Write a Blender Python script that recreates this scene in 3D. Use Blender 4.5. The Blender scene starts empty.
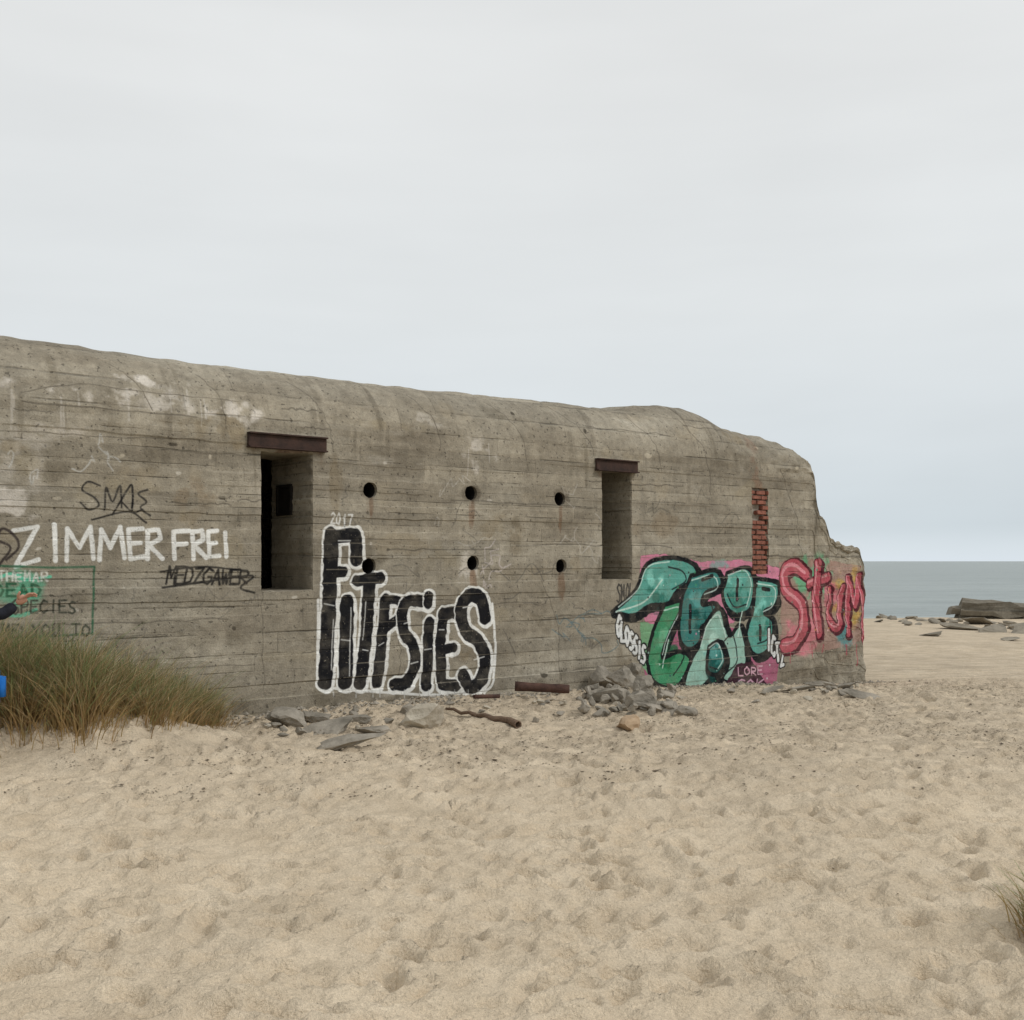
import bpy, bmesh, math, random
import numpy as np
from mathutils import Vector, Matrix, Euler, noise as mnoise
random.seed(7); rng=np.random.default_rng(11)
sc=bpy.context.scene
F=1100.0; CX=512.0; HY=561.0; CZ=1.6
# ---------------- wall frame (survey of the site) ----------------
ux,uy=0.77249,0.63503
nx,ny=uy,-ux            # outward normal of the wall
P0=(-2.424,11.8)
def wall(px,py,b=0.0):
    """photo measurement -> (s,z) on the wall plane set back by b"""
    a=(px-CX)/F
    c=P0[0]*nx+P0[1]*ny - b
    t=c/(a*nx+ny)
    s=(t*a-P0[0])*ux+(t-P0[1])*uy
    return s, CZ-(py-HY)/F*t, t
# ---------------- noise ----------------
def vnoise(x,y,seed=0):
    x=np.asarray(x,float); y=np.asarray(y,float)
    xi=np.floor(x).astype(np.int64); yi=np.floor(y).astype(np.int64)
    xf=x-xi; yf=y-yi
    u=xf*xf*(3-2*xf); v=yf*yf*(3-2*yf)
    def h(a,b):
        n=(a*374761393+b*668265263+seed*1442695041)&0xFFFFFFFF
        n=((n^(n>>13))*1274126177)&0xFFFFFFFF
        return ((n^(n>>16))&0xFFFF)/65535.0
    return (h(xi,yi)*(1-u)+h(xi+1,yi)*u)*(1-v)+(h(xi,yi+1)*(1-u)+h(xi+1,yi+1)*u)*v
def fbm(x,y,seed=0,o=4):
    r=0;a=0.5;tot=0
    for i in range(o):
        r=r+a*vnoise(x,y,seed+i*17); tot+=a; x=x*2.03+3.1; y=y*2.03+1.7; a*=0.5
    return r/tot-0.5
def smooth(a,b,x):
    t=np.clip((x-a)/(b-a),0,1); return t*t*(3-2*t)
# ---------------- node helpers ----------------
class M:
    def __init__(s,name):
        s.m=bpy.data.materials.new(name); s.m.use_nodes=True; s.nt=s.m.node_tree
        s.bsdf=s.nt.nodes['Principled BSDF']; s.bsdf.inputs['Roughness'].default_value=0.9
        s.bsdf.inputs['Specular IOR Level'].default_value=0.25
        s.tc=s.nt.nodes.new('ShaderNodeTexCoord')
    def n(s,t,**k):
        n=s.nt.nodes.new(t)
        for a,b in k.items(): setattr(n,a,b)
        return n
    def set(s,inp,v):
        if isinstance(v,bpy.types.NodeSocket): s.nt.links.new(v,inp)
        else:
            if inp.type=='RGBA' and len(v)==3: v=(*v,1)
            inp.default_value=v
    def math(s,op,a,b=0.0,c=0.0,clamp=False):
        n=s.n('ShaderNodeMath',operation=op,use_clamp=clamp)
        s.set(n.inputs[0],a); s.set(n.inputs[1],b)
        if op in('MULTIPLY_ADD',): s.set(n.inputs[2],c)
        return n.outputs[0]
    def rng(s,v,a,b,c,d):
        n=s.n('ShaderNodeMapRange'); s.set(n.inputs[0],v)
        for i,q in enumerate((a,b,c,d)): n.inputs[i+1].default_value=q
        return n.outputs[0]
    def noise(s,scale,detail=5,rough=0.55,stretch=None,co=None,dist=0.0):
        co=co or s.tc.outputs['Object']
        if stretch:
            mp=s.n('ShaderNodeMapping'); s.set(mp.inputs[0],co); mp.inputs['Scale'].default_value=stretch; co=mp.outputs[0]
        n=s.n('ShaderNodeTexNoise'); s.set(n.inputs['Vector'],co)
        n.inputs['Scale'].default_value=scale; n.inputs['Detail'].default_value=detail; n.inputs['Roughness'].default_value=rough
        n.inputs['Distortion'].default_value=dist
        return n.outputs['Fac']
    def ramp(s,v,stops):
        n=s.n('ShaderNodeValToRGB'); s.set(n.inputs[0],v); e=n.color_ramp.elements
        e[0].position=stops[0][0]; e[0].color=(*stops[0][1],1); e[1].position=stops[-1][0]; e[1].color=(*stops[-1][1],1)
        for p,c in stops[1:-1]:
            q=e.new(p); q.color=(*c,1)
        return n.outputs[0]
    def mix(s,f,a,b,mode='MIX'):
        n=s.n('ShaderNodeMix',data_type='RGBA',blend_type=mode)
        s.set(n.inputs[0],f); s.set(n.inputs[6],a); s.set(n.inputs[7],b); return n.outputs[2]
    def grey(s,v):
        n=s.n('ShaderNodeCombineColor')
        for i in range(3): s.set(n.inputs[i],v)
        return n.outputs[0]
    def bump(s,h,strength,dist,nrm=None):
        n=s.n('ShaderNodeBump'); s.set(n.inputs['Height'],h); n.inputs['Strength'].default_value=strength; n.inputs['Distance'].default_value=dist
        if nrm: s.set(n.inputs['Normal'],nrm)
        return n.outputs[0]
    def col(s,c): s.set(s.bsdf.inputs['Base Color'],c)
    def nrm(s,c): s.set(s.bsdf.inputs['Normal'],c)
def new_obj(name,me,parent=None,mats=()):
    o=bpy.data.objects.new(name,me); sc.collection.objects.link(o)
    for m in mats: me.materials.append(m)
    if parent: o.parent=parent
    return o
def empty(name,loc=(0,0,0)):
    e=bpy.data.objects.new(name,None); sc.collection.objects.link(e); e.location=loc; return e

# =====================================================================
# GRAFFITI + STAIN PAINT LAYER
# =====================================================================
S0,S1,Z0,Z1=-4.2,11.2,-0.6,3.9; RES=0.006
W=int((S1-S0)/RES); H=int((Z1-Z0)/RES)
col=np.zeros((H,W,3)); alp=np.zeros((H,W))
def blend(y0,y1,x0,x1,a,c):
    A=alp[y0:y1,x0:x1]; C=col[y0:y1,x0:x1]
    na=a+A*(1-a); k=np.where(na>1e-5,a/np.maximum(na,1e-5),0)[...,None]
    col[y0:y1,x0:x1]=C*(1-k)+np.array(c)/255.0*k
    alp[y0:y1,x0:x1]=na
def catmull(p,n=8):
    p=[np.array(q,float) for q in p]; q=[2*p[0]-p[1]]+p+[2*p[-1]-p[-2]]; out=[]
    for i in range(1,len(q)-2):
        for k in range(n):
            t=k/n; a,b,c,d=q[i-1:i+3]
            out.append(0.5*((2*b)+(c-a)*t+(2*a-5*b+4*c-d)*t*t+(3*b-a-3*c+d)*t**3))
    out.append(p[-1]); return out
def toimg(px,py):
    s,z,t=wall(px,py); return (s-S0)/RES,(z-Z0)/RES,t
def stroke(pts,w,c,a=0.95,curve=False,soft=1.2,off=(0,0)):
    if curve and len(pts)>2: pts=catmull(pts,6)
    P=[toimg(x+off[0],y+off[1]) for x,y in pts]
    r=w*0.5*(sum(p[2] for p in P)/len(P))/F/RES
    pad=r+4
    x0=max(0,int(min(p[0] for p in P)-pad)); x1=min(W,int(max(p[0] for p in P)+pad)+1)
    y0=max(0,int(min(p[1] for p in P)-pad)); y1=min(H,int(max(p[1] for p in P)+pad)+1)
    if x1<=x0 or y1<=y0: return
    yy,xx=np.mgrid[y0:y1,x0:x1]; d=np.full(xx.shape,1e9)
    if len(P)==1: P=P*2
    for (ax,ay,_),(bx,by,_) in zip(P[:-1],P[1:]):
        dx,dy=bx-ax,by-ay; L=dx*dx+dy*dy+1e-9
        t=np.clip(((xx-ax)*dx+(yy-ay)*dy)/L,0,1)
        d=np.minimum(d,np.hypot(xx-ax-t*dx,yy-ay-t*dy))
    d=d+(vnoise(xx*0.12,yy*0.12,5)-0.5)*min(3.0,r*0.3)
    blend(y0,y1,x0,x1,a*(1-smooth(r-soft,r+soft,d)),c)
def poly(pts,c,a=0.93,curve=False):
    if curve: pts=catmull(list(pts)+[pts[0]],6)
    P=[toimg(x,y)[:2] for x,y in pts]
    x0=max(0,int(min(p[0] for p in P)-3)); x1=min(W,int(max(p[0] for p in P)+3)); y0=max(0,int(min(p[1] for p in P)-3)); y1=min(H,int(max(p[1] for p in P)+3))
    yy,xx=np.mgrid[y0:y1,x0:x1]
    xj=xx+(vnoise(xx*.1,yy*.1,3)-.5)*4; yj=yy+(vnoise(xx*.1,yy*.1,4)-.5)*4
    ins=np.zeros(xx.shape,bool)
    for (ax,ay),(bx,by) in zip(P,P[1:]+P[:1]):
        if ay==by: continue
        cnd=((ay>yj)!=(by>yj))&(xj<(bx-ax)*(yj-ay)/(by-ay)+ax); ins^=cnd
    blend(y0,y1,x0,x1,a*ins,c)
def stain(px,py,rx,ry,c,a,seed,thr=0.0,fx=0.03,fy=0.03):
    X,Y,t=toimg(px,py); k=t/F/RES; rx*=k*1.25; ry*=k
    x0=max(0,int(X-rx)); x1=min(W,int(X+rx)); y0=max(0,int(Y-ry)); y1=min(H,int(Y+ry))
    if x1<=x0 or y1<=y0: return
    yy,xx=np.mgrid[y0:y1,x0:x1]
    r=np.hypot((xx-X)/rx,(yy-Y)/ry)
    nz=fbm(xx*fx,yy*fy,seed,5)*2.4+0.5
    m=smooth(0.3+thr,0.75+thr,nz*(1.25-r))*(1-smooth(0.75,1,r))
    blend(y0,y1,x0,x1,a*m,c)
LET={'A':[[(0,0),(.5,1),(1,0)],[(.2,.4),(.8,.4)]],'D':[[(0,0),(0,1),(.7,.85),(1,.5),(.7,.12),(0,0)]],
'E':[[(1,1),(0,1),(0,0),(1,0)],[(0,.5),(.8,.52)]],'F':[[(1,1),(0,1),(0,0)],[(0,.5),(.8,.52)]],
'G':[[(1,.85),(.5,1),(0,.6),(.1,.1),(.6,0),(1,.2),(1,.45),(.6,.45)]],'H':[[(0,0),(0,1)],[(1,0),(1,1)],[(0,.5),(1,.5)]],
'I':[[(.5,0),(.5,1)]],'L':[[(0,1),(0,0),(1,0)]],'M':[[(0,0),(.05,1),(.5,.35),(.95,1),(1,0)]],'N':[[(0,0),(0,1),(1,0),(1,1)]],
'O':[[(.5,1),(0,.7),(0,.3),(.5,0),(1,.3),(1,.7),(.5,1)]],'P':[[(0,0),(0,1),(.8,.95),(1,.72),(.8,.5),(0,.45)]],
'R':[[(0,0),(0,1),(.8,.95),(1,.75),(.8,.52),(0,.48),(1,0)]],'S':[[(1,.9),(.5,1),(.05,.8),(.3,.55),(.8,.42),(.95,.15),(.5,0),(0,.1)]],
'T':[[(0,1),(1,1)],[(.5,1),(.5,0)]],'U':[[(0,1),(0,.2),(.5,0),(1,.2),(1,1)]],'W':[[(0,1),(.25,0),(.5,.7),(.75,0),(1,1)]],
'Y':[[(0,1),(.5,.5),(1,1)],[(.5,.5),(.5,0)]],'Z':[[(0,.95),(1,1),(0,0),(1,.08)]],'C':[[(1,.85),(.5,1),(0,.6),(.05,.2),(.5,0),(1,.15)]],
'2':[[(0,.8),(.5,1),(1,.75),(0,0),(1,0)]],'0':[[(.5,1),(0,.6),(.1,.1),(.5,0),(1,.5),(.5,1)]],'1':[[(.2,.7),(.6,1),(.5,0)]],'7':[[(0,1),(1,1),(.3,0)]],'K':[[(0,0),(0,1)],[(1,1),(0,.45),(1,0)]],'B':[[(0,0),(0,1),(.8,.8),(0,.5),(1,.25),(0,0)]]}
def text(t,x0,y0,x1,y1,h0,h1,w,c,a=.95,fill=.68,sl=0.0):
    n=len(t)
    for i,ch in enumerate(t):
        if ch==' ': continue
        u=i/n; X=x0+(x1-x0)*u; Y=y0+(y1-y0)*u+random.uniform(-.8,.8); h=(h0+(h1-h0)*u)*random.uniform(.94,1.04); cw=(x1-x0)/n*fill
        for pl in LET[ch]:
            stroke([(X+p[0]*cw+p[1]*h*sl+random.uniform(-.4,.4),Y-p[1]*h) for p in pl],w,c,a)
WH=(235,235,230); BK=(20,20,22)
# --- stains / lime / rust (deposits on concrete)
for i in range(95):
    x=random.uniform(-40,850); y=random.uniform(390,680)
    stain(x,y,random.uniform(15,75),random.uniform(6,30),random.choice([(160,148,126),(150,138,112),(102,93,74),(112,98,74),(94,86,70),(128,106,76),(88,80,64),(140,122,90)]),random.uniform(.2,.45),80+i,thr=.0)
for i in range(60):   # vertical run marks from the roof edge
    x=random.uniform(-20,800)
    yb=385+x*0.055
    stain(x,yb+random.uniform(-20,60),random.uniform(2,8),random.uniform(20,60),random.choice([(82,74,58),(180,170,152),(98,89,70),(76,68,54)]),random.uniform(.2,.4),150+i,fx=.08,fy=.01)
for i,(x,y,rx,ry,a) in enumerate([(70,388,75,11,.95),(150,380,50,9,.95),(225,412,50,18,.85),(170,405,30,24,.6),(12,505,30,34,.85),(480,455,30,24,.65),(110,395,60,14,.6),(20,470,40,40,.3),(470,575,18,32,.65),(30,440,60,18,.3),(60,430,30,10,.4),(430,420,40,12,.3),(620,520,16,30,.25)]):
    stain(x,y,rx,ry,(214,207,196),a,40+i,thr=-.01,fx=.04,fy=.04)
for i in range(16):   # thin lime runs
    x=random.choice([60,75,130,140,175,190,205,235,262,470,478,486,8,16])+random.uniform(-4,4); y=random.uniform(385,410)+(55 if 400<x<600 else 0)
    stroke([(x,y),(x+random.uniform(-1,1),y+random.uniform(12,40))],random.uniform(1,2.4),(200,194,184),.5)
for i in range(50):   # spalled bits / chips
    x=random.uniform(0,850); y=random.uniform(400,680); stain(x,y,random.uniform(2,6),random.uniform(2,4),random.choice([(205,198,184),(60,54,44),(196,186,166)]),.8,400+i,thr=-.15,fx=.1,fy=.1)
for i,(x,y) in enumerate([(370,490),(369,566),(471,493),(473,563),(560,499),(561,566)]):
    stain(x,y+18,5,22,(112,82,58),.6,230+i,thr=-.05,fx=.1,fy=.01); stain(x,y,12,13,(66,54,40),.7,240+i,thr=-.2)
stain(286,452,45,10,(95,60,42),.6,260); stain(616,476,25,10,(95,60,42),.6,261); stain(322,470,6,40,(118,88,62),.5,266,fx=.08,fy=.01)
stain(335,480,14,60,(120,104,76),.4,262,fx=.05,fy=.01)
stain(840,620,30,60,(104,72,50),.3,263); stain(758,480,16,60,(130,88,64),.4,264)
for x,y,rx,ry in [(400,690,250,22),(760,680,160,20),(120,650,160,40)]: stain(x,y,rx,ry,(84,76,60),.5,270+int(x))
def crack(p,w=1.0,a=.65):
    q=catmull(p,6); q=[(x+random.uniform(-1.2,1.2),y+random.uniform(-1.2,1.2)) for x,y in q]; stroke(q,w,(48,42,34),a,soft=.8)
for p in [[(298,378),(318,398),(330,430),(333,452)],[(118,360),(140,382),(152,410)],[(420,392),(436,420),(440,450)],[(500,400),(520,430),(528,470)],[(205,372),(222,395),(226,430)],
          [(690,420),(705,450),(712,500)],[(640,415),(655,440),(660,470)],[(20,392),(80,384),(150,392),(240,400)],[(0,430),(90,436),(200,440)],[(395,600),(400,650),(398,690)],[(560,400),(585,430),(596,470)],[(780,470),(796,520),(800,560)],[(262,590),(262,640),(264,690)],[(540,580),(556,620),(560,680)]]: crack(p,.9,.5)
for i in range(30):   # strong irregular pour lines
    x=random.uniform(-30,800); y=random.uniform(400,680); s,z,_=wall(x,y); L=random.uniform(30,180)
    t2=wall(x+L,0)[2]; y2=HY-(z-CZ)*F/t2
    crack([(x,y),(x+L*.5,(y+y2)/2+random.uniform(-1,1)),(x+L,y2)],random.uniform(.9,1.8),.5)
# --- ZIMMER FREI
Lz=[[(13,531),(37,527),(15,567),(38,560)],[(54,525),(55,561)],[(66,561),(67,529),(79,548),(90,527),(93,559)],
[(99,560),(101,530),(110,548),(120,527),(124,558)],[(142,529),(128,530),(130,559),(143,557)],[(129,544),(140,543)],
[(147,559),(147,531),(158,530),(160,539),(148,545),(162,559)],[(189,531),(173,532),(174,559)],[(174,545),(186,544)],
[(193,559),(192,532),(202,531),(203,540),(193,545),(206,558)],[(217,531),(208,532),(209,557),(219,556)],[(209,544),(216,543)],[(225,533),(226,557)]]
for l in Lz: stroke(l,4.6,WH,.98)
def scrib(x0,x1,y0,y1,n,c,w=1.0,a=.6,seed=0):
    r=random.Random(seed)
    for i in range(n):
        x=r.uniform(x0,x1); y=r.uniform(y0,y1); p=[(x,y)]
        for k in range(r.randint(2,6)): x+=r.uniform(-3,9); y+=r.uniform(-9,9); p.append((x,y))
        stroke(p,w,c,a,curve=True)
scrib(340,500,505,590,12,(60,60,60),1.1,.45,1); scrib(550,585,610,640,8,(60,110,125),1.1,.55,2); scrib(500,600,560,640,8,(60,60,60),1.1,.5,3)
scrib(100,240,590,650,8,(70,70,70),1.1,.4,4); scrib(0,120,440,480,6,(200,200,195),1.4,.6,5); scrib(330,620,470,560,12,(190,185,175),1.2,.5,6); scrib(640,750,500,560,7,(70,70,65),1.1,.45,7); scrib(480,500,560,590,7,(200,190,185),1.4,.6,8)
# tag
for p in [[(100,486),(88,482),(82,490),(94,498),(98,506),(88,510),(80,503)],[(104,510),(106,488),(112,502),(120,486),(121,508)],[(112,515),(126,492),(132,486),(131,510),(122,503)],
 [(133,494),(132,512),(142,510)],[(147,490),(138,494),(146,502),(140,508),(150,516)],[(92,520),(128,512),(146,523)]]:
    stroke(p,1.9,BK,.95,curve=True)
text('MEDZGAWER',166,584,248,584,17,13,2.5,BK,.95,.85,.15)
stroke([(160,572),(200,567),(236,570)],2,BK,.9,curve=True); stroke([(162,588),(205,582),(252,576),(240,588),(254,593)],2.2,BK,.9,curve=True)
text('2017',331,524,354,526,11,11,1.8,WH,.9)
text('SMOL',617,602,634,600,18,16,2.0,(40,40,42),.9)
G=(42,98,70)
stroke([(-10,566),(52,568),(94,567),(93,600),(92,634)],2.3,G,.9); stroke([(92,634),(-10,640)],2,G,.9)
stain(14,590,34,26,(80,175,140),.75,301,thr=-.08); stroke([(-8,580),(12,574),(26,580),(50,577)],3.2,(95,205,170),.85,curve=True)
stroke([(-8,612),(18,616),(36,610)],4.0,(80,185,150),.75,curve=True)
text('THEMAR',-2,581,50,582,9,9,2,(225,225,215),.9)
text('DEAD',-6,597,44,597,13,12,2.6,G,.95); text('SPECIES',12,614,78,613,14,11,2,(52,58,48),.9)
text('ME YOU TO',2,637,92,636,12,11,2,(46,54,44),.9); text('NO ONE',-4,655,60,655,12,10,1.8,G,.8)
stroke([(-8,560),(0,530),(14,536),(18,548),(6,560)],2.6,(50,42,42),.9,curve=True); stroke([(-6,540),(10,548),(-2,566)],2.6,(50,42,42),.9,curve=True)
# --- big black letters, each with its own white outline
LG=[[([(331,535),(329,600),(325,682)],16,0),([(331,537),(355,535),(356,560)],14,0),([(331,573),(343,572)],11,0)],
[([(347,603),(345,682)],16,0)],
[([(357,581),(380,578)],11,0),([(369,583),(366,640),(360,683)],14,0)],
[([(385,600),(382,640),(377,683)],12,0),([(386,600),(399,602),(400,616),(387,627)],9,1)],
[([(421,602),(409,601),(402,612),(404,632),(413,646),(414,666),(406,683),(394,685)],12,1)],
[([(428,597),(428,604)],11,0),([(429,623),(426,686)],12,0)],
[([(454,613),(443,614),(440,650),(442,685),(456,686)],12,0),([(442,650),(453,648)],10,0)],
[([(485,618),(481,600),(469,596),(461,610),(465,630),(478,642),(485,660),(481,680),(470,687),(463,676)],14,1)]]
for g_ in LG:
    for p,w,cu in g_: stroke(p,w+6.5,WH,.98,curve=cu,off=(.6,.6))
stroke([(492,604),(495,640),(493,680),(484,693)],3,WH,.95,curve=True)
stroke([(318,600),(317,687),(360,691),(420,695),(485,696)],2.8,WH,.95)
for g_ in LG:
    for p,w,cu in g_: stroke(p,w+3.2,WH,.98,curve=cu)
    for p,w,cu in g_: stroke(p,w,(20,20,23),.99,curve=cu)
for p in [[(338,541),(350,541)],[(324,604),(334,606)],[(341,640),(350,641)],[(363,650),(368,651)],[(379,646),(384,643)],[(404,624),(410,622)],[(410,664),(417,662)],[(424,650),(431,649)],[(439,630),(444,630)],[(463,608),(472,606)],[(474,660),(484,657)],[(351,608),(349,676)],[(366,602),(363,640)],[(333,620),(331,670)]]:
    stroke(p,1.4,(225,225,220),.85)
for i in range(14):
    x=322+i*12+random.uniform(-3,3); stroke([(x,690),(x+.2,690+random.uniform(2,9))],1.2,(210,210,205),.7)
# --- teal piece
PK=(208,130,156); T1=(92,164,150); T2=(56,124,118); T3=(152,194,178); T4=(68,146,104); T5=(40,90,92); DK=(14,18,22)
poly([(640,556),(664,554),(700,562),(740,560),(779,568),(779,600),(700,640),(650,640),(638,600)],PK,.98)
poly([(642,636),(644,690),(700,695),(776,691),(779,640),(700,620)],(176,100,128),.97)
poly([(640,622),(642,668),(656,684),(668,660),(664,626)],(120,172,128),.95)
stain(720,566,40,9,(120,175,165),.7,320)
def piece(pts,c,sh=.94):
    cx=sum(p[0] for p in pts)/len(pts); cy=sum(p[1] for p in pts)/len(pts)
    pts=[(p[0]*sh+cx*(1-sh),p[1]*sh+cy*(1-sh)) for p in pts]
    q=list(pts)+[pts[0]]
    stroke(q,8.5,DK,.98,curve=True,off=(1.8,2.4)); poly(pts,c,.98,curve=True)
    stain(cx,cy+8,16,22,tuple(max(0,v-45) for v in c),.85,int(cx*3+cy),thr=-.1,fx=.05,fy=.05)
    stain(cx-4,cy-10,14,14,tuple(min(255,v+45) for v in c),.85,int(cx*5+cy),thr=-.1,fx=.05,fy=.05)
    stroke(q,4.6,DK,.98,curve=True)
    stroke([(p[0]*.84+cx*.16-1,p[1]*.84+cy*.16-1) for p in pts[:4]],1.5,(215,236,226),.8,curve=True)
    stroke([(p[0]*.7+cx*.3,p[1]*.7+cy*.3) for p in pts[3:7]],1.6,DK,.8,curve=True)
piece([(612,612),(634,592),(647,564),(672,558),(692,564),(697,578),(678,590),(668,604),(650,606),(632,616)],T1,1)
piece([(664,602),(684,600),(668,636),(662,658),(680,652),(692,662),(676,690),(652,684),(646,660),(652,630)],T4)
piece([(690,574),(716,568),(722,584),(706,592),(702,604),(716,604),(718,622),(702,628),(700,644),(688,652),(678,640),(680,600)],T2)
piece([(726,572),(748,566),(756,586),(750,612),(732,616),(721,596)],T1,.92)
piece([(698,646),(706,620),(720,606),(730,634),(742,624),(748,664),(730,684),(714,678),(700,690),(682,688),(688,664)],T3)
piece([(756,576),(778,582),(776,604),(764,612),(774,622),(770,650),(754,658),(745,636),(752,610)],T1)
piece([(708,646),(720,640),(726,660),(718,676),(706,672)],T2,.9)
for p in [[(702,580),(712,576)],[(690,606),(690,632)],[(737,580),(737,600)],[(763,589),(769,590)],[(760,626),(760,640)]]: stroke(p,4,DK,.95)
for p in [[(616,612),(644,602),(662,580)],[(668,640),(662,668)],[(742,612),(738,636)]]: stroke(p,1.8,(205,226,214),.9,curve=True)
poly([(722,690),(736,664),(752,662),(766,684),(758,694)],(60,30,44),.95); 
for i in range(60):
    a=random.uniform(648,772); b=random.uniform(568,682); stroke([(a,b)],random.uniform(1.0,2.8),random.choice([(225,238,230),(214,140,166),DK,T4,T3,T5]),.8)
text('LORE',738,676,764,673,8,8,1.6,(230,185,200),.95); text('SOK',738,690,766,688,10,9,1.8,(225,180,200),.9)
for (x0,y0,x1,y1,t) in [(617,636,646,668,'GLOSSIS'),(767,650,784,672,'ICTZ')]:
    random.seed(5)
    text(t,x0,y0,x1,y1,20,16,6.4,BK,.95,.8); random.seed(5); text(t,x0,y0,x1,y1,20,16,3.6,(230,232,230),.97,.8)
random.seed(15)
# --- red piece
R1=(184,86,98); R2=(222,150,158); RD=(84,28,40)
poly([(779,562),(800,558),(830,560),(858,566),(864,600),(866,640),(840,648),(800,656),(782,650)],(165,136,124),.92)
stain(812,580,44,34,(110,175,135),.97,350,thr=-.15); stain(848,600,28,44,(195,162,92),.97,351,thr=-.1); stain(800,635,34,26,(208,126,136),.95,352,thr=-.1); stain(848,632,26,24,(90,150,155),.95,353,thr=-.1); stain(830,600,20,40,(204,116,128),.9,354)
RL=[([(806,574),(794,566),(784,574),(786,590),(800,604),(804,624),(796,642),(784,646)],14,1),([(808,584),(828,577)],9,0),([(818,564),(816,600),(818,634)],10,0),
([(830,590),(829,620),(838,626),(842,588)],8,1),([(848,634),(847,578),(854,606),(859,576),(861,604),(865,640)],6,0)]
for p,w,cu in RL: stroke(p,w+5,RD,.97,curve=cu,off=(1,1))
for p,w,cu in RL: stroke(p,w+2.5,RD,.98,curve=cu); stroke(p,w,R1,.98,curve=cu); stroke(p,w*.28,R2,.9,curve=cu,off=(-1.5,-1.5))
for i in range(30):
    a=random.uniform(782,862); b=random.uniform(566,640); stroke([(a,b)],random.uniform(1.0,2.4),random.choice([(235,200,200),(120,40,50),(90,160,135),(210,150,90)]),.85)
for x in (790,812,822,846,858): stroke([(x,645),(x,random.uniform(652,668))],1.4,R1,.8)
# worn paint
yy,xx=np.mgrid[0:H,0:W]
wear=0.95+0.5*fbm(xx*.05,yy*.05,77,4); speck=vnoise(xx*.35,yy*.35,9)
jz=(yy*RES+Z0)/0.15; jl=np.abs(jz-np.round(jz)); wear*=1-0.4*(jl<0.04)*(vnoise(xx*.02,yy*.02,10)>.45)
alp=np.clip(alp*np.clip(wear,0,1)*np.where(speck>.93,.5,1),0,1)
img=bpy.data.images.new('wall_paint_layer',W,H,alpha=True)
img.alpha_mode='CHANNEL_PACKED'
buf=np.ones((H,W,4),np.float32); buf[...,:3]=np.clip(col,0,1); buf[...,3]=alp
img.pixels.foreach_set(buf.ravel()); img.update(); img.pack()

# =====================================================================
# MATERIALS
# =====================================================================
def concrete_mat(name,use_paint=False,tint=1.0):
    m=M(name); sep=m.n('ShaderNodeSeparateXYZ'); m.set(sep.inputs[0],m.tc.outputs['Object']); X,Y,Z=sep.outputs
    n1=m.noise(0.9,7,.68,(.5,1,1.7)); n2=m.noise(9,7,.7); n3=m.noise(1.0,5,.6,(3.5,3,.5)); n4=m.noise(60,3,.7)
    t=tint
    c=m.ramp(n1,[(.3,(.19*t,.162*t,.12*t)),(.44,(.285*t,.25*t,.19*t)),(.56,(.345*t,.308*t,.24*t)),(.72,(.44*t,.402*t,.325*t))])
    zz=m.math('ADD',m.math('DIVIDE',Z,.19),m.math('MULTIPLY',m.math('SINE',m.math('MULTIPLY',Z,2.7)),.75)); 
    wob=m.math('MULTIPLY',m.math('SUBTRACT',m.noise(1.3,3),.5),.16)
    zz=m.math('ADD',zz,wob); fl=m.math('FLOOR',zz)
    wn=m.n('ShaderNodeTexWhiteNoise',noise_dimensions='1D'); m.set(wn.inputs['W'],fl)
    xs=m.math('MULTIPLY_ADD',wn.outputs['Value'],9.0,m.math('DIVIDE',X,2.6)); xf=m.math('FLOOR',xs)
    wn2=m.n('ShaderNodeTexWhiteNoise',noise_dimensions='2D'); cb=m.n('ShaderNodeCombineXYZ'); m.set(cb.inputs[0],fl); m.set(cb.inputs[1],xf); m.set(wn2.inputs['Vector'],cb.outputs[0])
    fac=m.rng(wn2.outputs['Value'],0,1,.85,1.12)
    fr=m.math('FRACT',zz); ed=m.math('MINIMUM',fr,m.math('SUBTRACT',1.0,fr))
    lw=m.rng(ed,0.01,.05,1,0); lmod=m.rng(m.noise(1.7,4,.65,(.9,1,6)),.45,.65,0.0,1); line=m.math('MULTIPLY',lw,lmod)
    fx=m.math('FRACT',xs); vx=m.math('MULTIPLY',m.rng(fx,0.0,.005,1,0),.4); line=m.math('MAXIMUM',line,vx)
    k=m.math('MULTIPLY',fac,m.rng(n3,.3,.7,.87,1.12)); k=m.math('MULTIPLY',k,m.rng(n2,.3,.72,.74,1.2)); k=m.math('MULTIPLY',k,m.rng(n4,.3,.7,.82,1.14))
    k=m.math('MULTIPLY',k,m.rng(line,0,1,1,.58))
    pit=m.rng(m.noise(24,2,.5),.64,.70,1,.5); k=m.math('MULTIPLY',k,pit)
    c=m.mix(1.0,c,m.grey(k),'MULTIPLY')
    lm=m.rng(m.noise(2.1,7,.74,(.6,1,2.2)),.60,.70,0,.35); c=m.mix(lm,c,(.50,.47,.41))
    if use_paint:
        uv=m.n('ShaderNodeUVMap',uv_map='UVMap'); ti=m.n('ShaderNodeTexImage',image=img,extension='CLIP'); m.set(ti.inputs[0],uv.outputs[0])
        pc=m.mix(.55,ti.outputs['Color'],m.mix(1.0,ti.outputs['Color'],m.grey(k),'MULTIPLY'))
        c=m.mix(ti.outputs['Alpha'],c,pc)
    m.col(c)
    h=m.math('ADD',m.math('MULTIPLY',n2,.6),m.math('MULTIPLY',n4,.25)); h=m.math('SUBTRACT',h,m.math('MULTIPLY',line,.5)); h=m.math('ADD',h,m.math('MULTIPLY',pit,.3))
    m.nrm(m.bump(h,.95,.026)); m.bsdf.inputs['Roughness'].default_value=.93
    return m.m
mat_con=concrete_mat('weathered_board_marked_concrete',True)
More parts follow.
